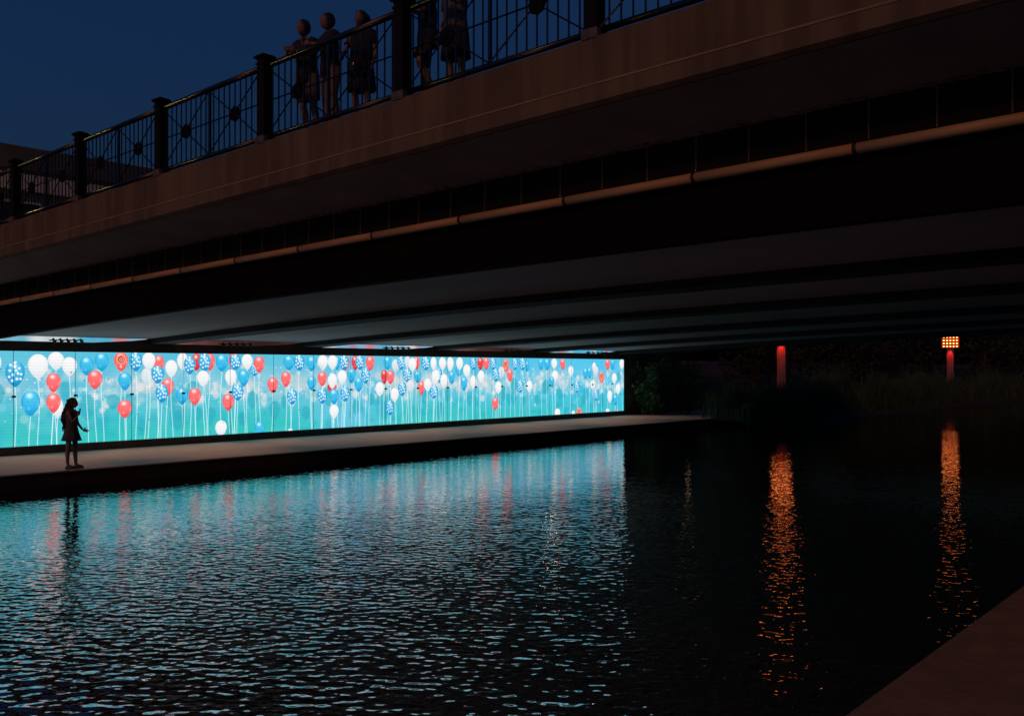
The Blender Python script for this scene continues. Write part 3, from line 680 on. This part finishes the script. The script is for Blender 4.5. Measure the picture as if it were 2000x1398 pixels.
# people leaning on the railing of the bridge
def on_deck(px, Y): x = at_y(px, Y); return (x, Y, lin(x) + 3.795)
G_ = 'people at the bridge railing'
person(on_deck(609, 8.83), -1.4, 'leftmost person on the bridge, in dark shirt and grey shorts', dict(lean=.10, tilt=.15, elbow_l=(.20, .2, 1.14), wrist_l=(.33, .12, 1.18), elbow_r=(.18, -.2, 1.14), wrist_r=(.32, -.06, 1.18)), 1.06, [('shirt', M_dark), ('shorts', M_grey), ('shoes', M_shoe)], 'short', group=G_)
person(on_deck(651, 8.80), -1.75, 'person on the bridge in black shirt and tan trousers', dict(lean=.05, tilt=.2, head=(.04, .02, 1.56), elbow_l=(.2, .22, 1.15), wrist_l=(.34, .06, 1.2), elbow_r=(.2, -.22, 1.15), wrist_r=(.34, -.06, 1.22), knee_l=(.05, .1, .5)), 1.04, [('shirt', M_dark), ('trousers', M_tan), ('shoes', M_shoe)], 'short', group=G_)
cw = person(on_deck(706, 8.86), -1.2, 'woman in dark dress with handbag standing left of the fourth railing post', dict(elbow_r=(.06, -.24, 1.1), wrist_r=(.18, -.2, 1.0)), .99, [('skirt', M_dark), ('shirt', M_dark), ('shoes', M_shoe)], 'long', group=G_)
person(on_deck(835, 8.84), -2.0, 'bare legged person with one knee bent, just right of a railing post', dict(knee_l=(.16, .1, .55), ankle_l=(-.05, .1, .2), toe_l=(.08, .1, .12), elbow_l=(.2, .22, 1.15), wrist_l=(.34, .1, 1.22)), 1.0, [('shirt', M_navy), ('shorts', M_dark), ('shoes', M_shoe)], 'bob', group=G_)
person(on_deck(890, 8.84), -1.5, 'rightmost person on the bridge, in a black skirt', dict(elbow_l=(.2, .22, 1.15), wrist_l=(.33, .1, 1.22)), .99, [('skirt', M_dark), ('shirt', M_grey), ('shoes', M_shoe)], 'bob', group=G_)
hb = thing('handbag', 'small black handbag with gold ring carried on the bridge', 'bag', on_deck(692, 8.66)); hb.location.z += .80
bm = bmesh.new(); box(bm, -.13, .13, -.04, .04, -.10, .09, .02); obj('pouch', bm, M_dark, hb)
bm = bmesh.new(); tube(bm, [(.03 * math.cos(a) + .01, -.05, .03 * math.sin(a) + .02) for a in [k * PI / 6 for k in range(13)]], .006, 6); obj('ring', bm, M_gold, hb)
bm = bmesh.new(); tube(bm, [(-.11, 0, .08), (-.10, .02, .25), (0, .04, .42), (.10, .02, .25), (.11, 0, .08)], .008, 6); obj('strap', bm, M_dark, hb)
# man behind the reeds, drinking
mx, my = -21.45, 44.9
person((mx, my, .93), YAW - .35, 'man in navy shirt raising a hand to his mouth beside the red post', dict(elbow_r=(.24, -.19, 1.22), wrist_r=(.16, -.04, 1.44), curl_r=1.2, elbow_l=(-.05, .24, 1.1)), 1.05, [('shirt', M_navy), ('shorts', M_tan), ('shoes', M_shoe)], 'short')

# ------------------------------------------------------------------ red flood-lamp columns along the path
M_bulb = mat('flood_bulb', (.9, .8, .7), .4, var=0, emit=(1.0, .30, .065), estr=8.5)
M_red = mat('frame_glow', (.6, .04, .01), .4, var=.2, emit=(1.0, .07, .01), estr=.55)  # red light of the bulbs on frame and reflectors, put in as emission
M_col = mat('column_paint', (.15, .11, .10), .6, var=.2, scale=3, stretch=(4, 4, .5))
def flood(x, y, label, z=5.02, w=1.28, n=(5, 4)):
    t = thing('flood_lamp', label, 'lamp', (x, y, .34), math.atan2(-x, y) * .35, 'red lit lamp columns by the path')
    z -= .34
    bm = bmesh.new(); box(bm, -.27, .27, -.20, .20, 0, z - .5, .015)
    for sx in (-.13, .13): box(bm, sx - .012, sx + .012, -.215, -.2005, .1, z - .52)
    obj('column', bm, M_col, t)
    bm = bmesh.new(); box(bm, -w / 2, w / 2, -.05, .22, z - .52, z + .50, .02); obj('housing', bm, M_coup, t)
    f = bmesh.new()
    for i in range(6): box(f, -w / 2 + i * w / 5 - .02, -w / 2 + i * w / 5 + .02, -.14, -.052, z - .5, z + .48)
    obj('fin_frame', f, M_red, t)
    b0 = None
    for i in range(n[0]):
        for j in range(n[1]):
            px_, pz = (-w / 2 + (i + .5) * w / n[0]), z - .39 + j * .255
            if b0 is None:
                bm = bmesh.new(); tube(bm, [(0, -.06, 0), (0, -.12, 0)], [.10, .085], 12); r0 = obj('reflector', bm, M_red, t); r0.location = (px_, 0, pz)
                bm = bmesh.new(); sphere(bm, (0, -.125, 0), (.062, .03, .05), 10); b0 = obj('bulb', bm, M_bulb, r0, True)
            else:
                c = copy_tree(r0, t); c.location = (px_, 0, pz)
    ld = bpy.data.lights.new('column_wash', 'SPOT'); ld.energy = 190; ld.color = (1, .022, .006); ld.spot_size = math.radians(60); ld.spot_blend = .9; ld.shadow_soft_size = .08
    lo = bpy.data.objects.new('column_wash', ld); C.objects.link(lo); lo.parent = t; lo.location = (0, -.46, z - .50); lo.rotation_euler = (math.radians(16), 0, 0)
    return t
flood(-26.1, 56.7, 'red lit lamp column by the drinking man, its head hidden by the bridge')
flood(-23.9, 85.0, 'far lamp column with glowing grid of bulbs at the right')
# slim lamp just past the bridge
pl = thing('path_lamp', 'slim path lamp just beyond the bridge, its glow hidden by the deck', 'lamp', (-26.9, 46.3, .4))
bm = bmesh.new(); tube(bm, [(0, 0, 0), (0, 0, 3.5)], [.05, .035], 10); obj('pole', bm, M_coup, pl)
bm = bmesh.new(); sphere(bm, (0, 0, 3.58), .09, 10); obj('globe', bm, mat('globe_warm', (.8, .7, .5), emit=(1, .66, .32), estr=1.3), pl)
for px, py, d, lab in ((1463, 684, 118, 'faint warm lamp far off among the trees'), (1491, 683, 124, 'brighter warm lamp far off, left of the nearer red column')):
    q = ray(px, py); t = thing('park_lamp', lab, 'lamp', (q[0] * d, q[1] * d, 0), 0, 'small lamps far off among the trees'); hz = EYE + q[2] * d
    bm = bmesh.new(); tube(bm, [(0, 0, 0), (0, 0, hz - .16)], [.06, .04], 8); obj('pole', bm, M_coup, t)
    bm = bmesh.new(); sphere(bm, (0, 0, hz), (.17, .17, .2), 10); obj('globe', bm, MATS['globe_warm'], t)
# street lamp on the approach, left of the view: it edges the railing with yellow
sl = thing('street_lamp', 'tall street lamp on the bridge approach lighting the railing edge', 'street lamp', (-44, 9.3, lin(-44) + 3.8))
bm = bmesh.new(); tube(bm, [(0, 0, 0), (0, 0, 6.2), (.3, -.3, 6.6)], [.09, .06, .045], 12); obj('pole', bm, M_post, sl)
bm = bmesh.new(); loft(bm, [ell(.3, -.3, z, r, r, 12) for z, r in ((6.50, .16), (6.62, .20), (6.72, .10))]); obj('shade', bm, M_post, sl)
bm = bmesh.new(); sphere(bm, (.3, -.3, 6.42), .20, 12); obj('bulb', bm, mat('lamp_yellow', (.9, .8, .5), emit=(1, .68, .22), estr=300), sl)

# ------------------------------------------------------------------ building beyond the bridge, upper left
bd = thing('city_building', 'dark low building with pale band behind the railing at left', 'building', (-47, 16, 0))
M_wall = mat('brick_dark', (.10, .085, .075), .9, var=.2, scale=2, bump=.3); M_band = mat('pale_band', (.62, .55, .48), .85, var=.15)
M_glass = mat('dark_glass', (.02, .025, .03), .1, var=.2)
bm = bmesh.new(); box(bm, -14, 0, -30, 24, 0, 12.2); obj('wall', bm, M_wall, bd)
bm = bmesh.new(); box(bm, -14.1, .18, -30.1, 24.1, 12.2, 13.3, .03); obj('parapet', bm, M_wall, bd)
bm = bmesh.new(); box(bm, .004, .12, -30, 24, 11.2, 12.0, .02); obj('band', bm, M_band, bd)
bm = bmesh.new(); box(bm, .004, .10, -30, 24, 8.0, 8.35, .02); obj('band', bm, M_band, bd)
wf = None
for k in range(17):
    for zz in (5.2, 8.7):
        if wf is None:
            bm = bmesh.new(); box(bm, .003, .07, -1.0, 1.0, 0, .1); box(bm, .003, .07, -1.0, 1.0, 1.9, 2.0); box(bm, .003, .07, -1.0, -.92, .1, 1.9); box(bm, .003, .07, .92, 1.0, .1, 1.9); box(bm, .003, .06, -.03, .03, .1, 1.9)
            wf = obj('window', bm, M_band, bd); bm = bmesh.new(); box(bm, .004, .03, -.91, .91, .11, 1.89); obj('pane', bm, M_glass, wf); wf.location = (0, -27.5 + 3 * k, zz)
        else: c = copy_tree(wf, bd); c.location = (0, -27.5 + 3 * k, zz)

# ------------------------------------------------------------------ planting
def leaves(bm, c, R, n, size, r_, flat=1.):
    """leaf-sized faces gathered in clumps through the crown"""
    cl = [Vector((r_.gauss(0, .45) * R[0], r_.gauss(0, .45) * R[1], r_.uniform(-.75, .95) * R[2])) for _ in range(max(6, n // 60))]
    for k in range(n):
        p = r_.choice(cl) + Vector((r_.gauss(0, .16) * R[0], r_.gauss(0, .16) * R[1], r_.gauss(0, .13) * R[2])) + Vector(c)
        d = Vector((r_.uniform(-1, 1), r_.uniform(-1, 1), r_.uniform(-.8, .5))).normalized(); s = size * r_.uniform(.6, 1.4)
        u = d.orthogonal().normalized(); u.rotate(Matrix.Rotation(r_.uniform(0, 6), 3, d))
        bm.faces.new([bm.verts.new(p), bm.verts.new(p + d * s * .5 + u * s * .28), bm.verts.new(p + d * s), bm.verts.new(p + d * s * .5 - u * s * .28)])
def shrub(x, y, R, label, n=1500, m=M_leaf, size=.16, seed=1):
    r_ = random.Random(seed); t = thing('shrub', label, 'shrub', (x, y, bank_z(x, y) - .05), 0, 'shrubs beside the screen wall')
    bm = bmesh.new()
    for k in range(9):
        a = r_.uniform(0, 6.3); e = Vector((math.cos(a) * R[0] * .7, math.sin(a) * R[1] * .7, R[2] * r_.uniform(1.1, 1.8))); tube(bm, [(0, 0, 0), e * .5 + Vector((0, 0, .1)), e], [.03, .02, .006], 5)
    obj('stems', bm, M_bark, t)
    bm = bmesh.new(); leaves(bm, (0, 0, R[2]), R, n, size, r_); obj('foliage', bm, m, t)
shrub(-25.7, 40.85, (.95, .9, 1.4), 'leafy shrub lit green right at the end of the screen', 2600, seed=1, size=.17)
shrub(-24.95, 43.0, (1.15, 1.2, 1.2), 'rounded shrub second from the screen, overhanging the path', 2400, seed=2)
shrub(-27.9, 43.6, (1.4, 1.4, 1.75), 'tall dark shrub behind those at the screen end', 2600, seed=3)
shrub(-27.3, 46.4, (1.1, 1.2, .9), 'low spreading shrub on the far side by the path bend', 2000, seed=4)
def tree(x, y, h, r, label, seed):
    r_ = random.Random(seed); t = thing('tree', label, 'tree', (x, y, bank_z(x, y) - .1), r_.uniform(0, 6), 'dark trees on the far bank')
    bm = bmesh.new(); tube(bm, [(0, 0, 0), (.1, 0, h * .3), (.0, .1, h * .62), (.1, .1, h * .9)], [.20, .15, .09, .02], 8)
    for k in range(7):
        a = k * 2.4; z0 = h * (.22 + .09 * k); e = Vector((math.cos(a) * r * .75, math.sin(a) * r * .75, z0 + h * .2)); tube(bm, [(0, 0, z0), (e.x * .5, e.y * .5, z0 + h * .07), e], [.07, .045, .012], 6)
    obj('trunk', bm, M_bark, t)
    bm = bmesh.new(); leaves(bm, (0, 0, h * .56), (r, r, h * .46), 3400, .34, r_); obj('crown', bm, M_leaf2, t)
TR = [(-33.5, 50, 6.5, 2.4, 'bushy tree on the bank above the path bend'), (-37, 58, 8, 3, 'broad tree behind the bushy tree by the path bend'), (-32, 66, 7, 2.8, 'tree just right of the nearer red column'),
      (-29, 75, 7.5, 3, 'middle tree between the two red columns'), (-36, 78, 9, 3.4, 'tallest tree, set back between the columns'), (-28.5, 92, 8, 3.2, 'tree right behind the far lit lamp head'),
      (-25.5, 102, 8, 3.2, 'tree near the right edge beyond the far lamp'), (-34, 98, 9.5, 3.6, 'large tree far back past the far lamp'), (-27, 116, 9, 3.6, 'farthest tree at the right edge of view'), (-41, 47, 8, 3, 'tree set back on the slope behind the shrubs'), (-31, 84, 6.5, 2.8, 'small tree left of the far lamp'), (-23.5, 112, 8, 3, 'tree overhanging the river at the far right')]
for k, a in enumerate(TR): tree(*a, 40 + k)
shrub(-30.5, 50.5, (1.5, 1.6, 1.3), 'broad dark bush on the slope beyond the path bend', 2400, M_leaf2, .2, 7)
shrub(-33.5, 55, (1.8, 1.8, 1.5), 'dark bush farther along the slope, left of the nearer red column', 2400, M_leaf2, .2, 8)
shrub(-36, 50, (2, 2, 1.7), 'dark bush high on the slope under the farthest bridge edge', 2400, M_leaf2, .22, 9)
def blades(name, n, place, hgt, m, seed, lean=.25, wid=.016):
    r_ = random.Random(seed); V_, F_ = [], []
    for _ in range(n):
        x, y = place(r_); z = bank_z(x, y) - .05; h = hgt * r_.uniform(.5, 1.15) * (.45 + 1.35 * max(0, noise.noise((x * .7, y * .55, seed)) + .32)); a = r_.uniform(0, 6.3); d = (math.cos(a), math.sin(a)); l = lean * r_.random() * h; w = wid * r_.uniform(.7, 1.4)
        q = r_.uniform(0, 6.3); ux, uy = math.cos(q) * w, math.sin(q) * w; i = len(V_)
        V_ += [(x - ux, y - uy, z), (x + ux, y + uy, z), (x + d[0] * l * .35 + ux * .8, y + d[1] * l * .35 + uy * .8, z + h * .6), (x + d[0] * l * .35 - ux * .8, y + d[1] * l * .35 - uy * .8, z + h * .6), (x + d[0] * l * 1.3, y + d[1] * l * 1.3, z + h * (1 - .2 * l / h))]
        F_ += [(i, i + 1, i + 2, i + 3), (i + 3, i + 2, i + 4)]
    return stuff(obj(name, (V_, [], F_), m))
blades('reeds', 15000, lambda r: (-19.9 - abs(r.gauss(0, .9)), 39.9 + 55 * r.random() ** 1.6), 1.5, M_reed, 3)
blades('tall_grass', 9000, lambda r: ((lambda y: (path_mid(y) - 2.2 - abs(r.gauss(0, 2.2)), y))(40.2 + 50 * r.random() ** 1.3)), .8, M_reed, 4)
blades('bank_grass', 7000, lambda r: ((lambda y: (r.uniform(-22.6, -19.8) if y < 52 else r.uniform(-27.5, -19.8), y))(43.5 + 48 * r.random() ** 1.2)), .9, M_reed, 6)

# bench by the path
bn = thing('park_bench', 'dark bench on the bank left of the drinking man', 'bench', (-22.9, 43.9, PT + .35), YAW + .1)
for k in range(4):
    bm = bmesh.new(); box(bm, -.8, .8, -.22 + .115 * k, -.12 + .115 * k, .43, .46, .005); obj('seat_slat', bm, M_bark, bn)
for k in range(3):
    bm = bmesh.new(); box(bm, -.8, .8, .25 + .02 * k, .275 + .02 * k, .55 + .13 * k, .65 + .13 * k, .005); obj('back_slat', bm, M_bark, bn)
for s in (-.65, .65):
    bm = bmesh.new(); tube(bm, [(s, -.2, -.3), (s, -.2, .425), (s, .225, .425)], .022, 6); obj('leg', bm, M_coup, bn)
    bm = bmesh.new(); tube(bm, [(s, .235, -.3), (s, .24, .45), (s, .30, .92)], .022, 6); obj('leg', bm, M_coup, bn)
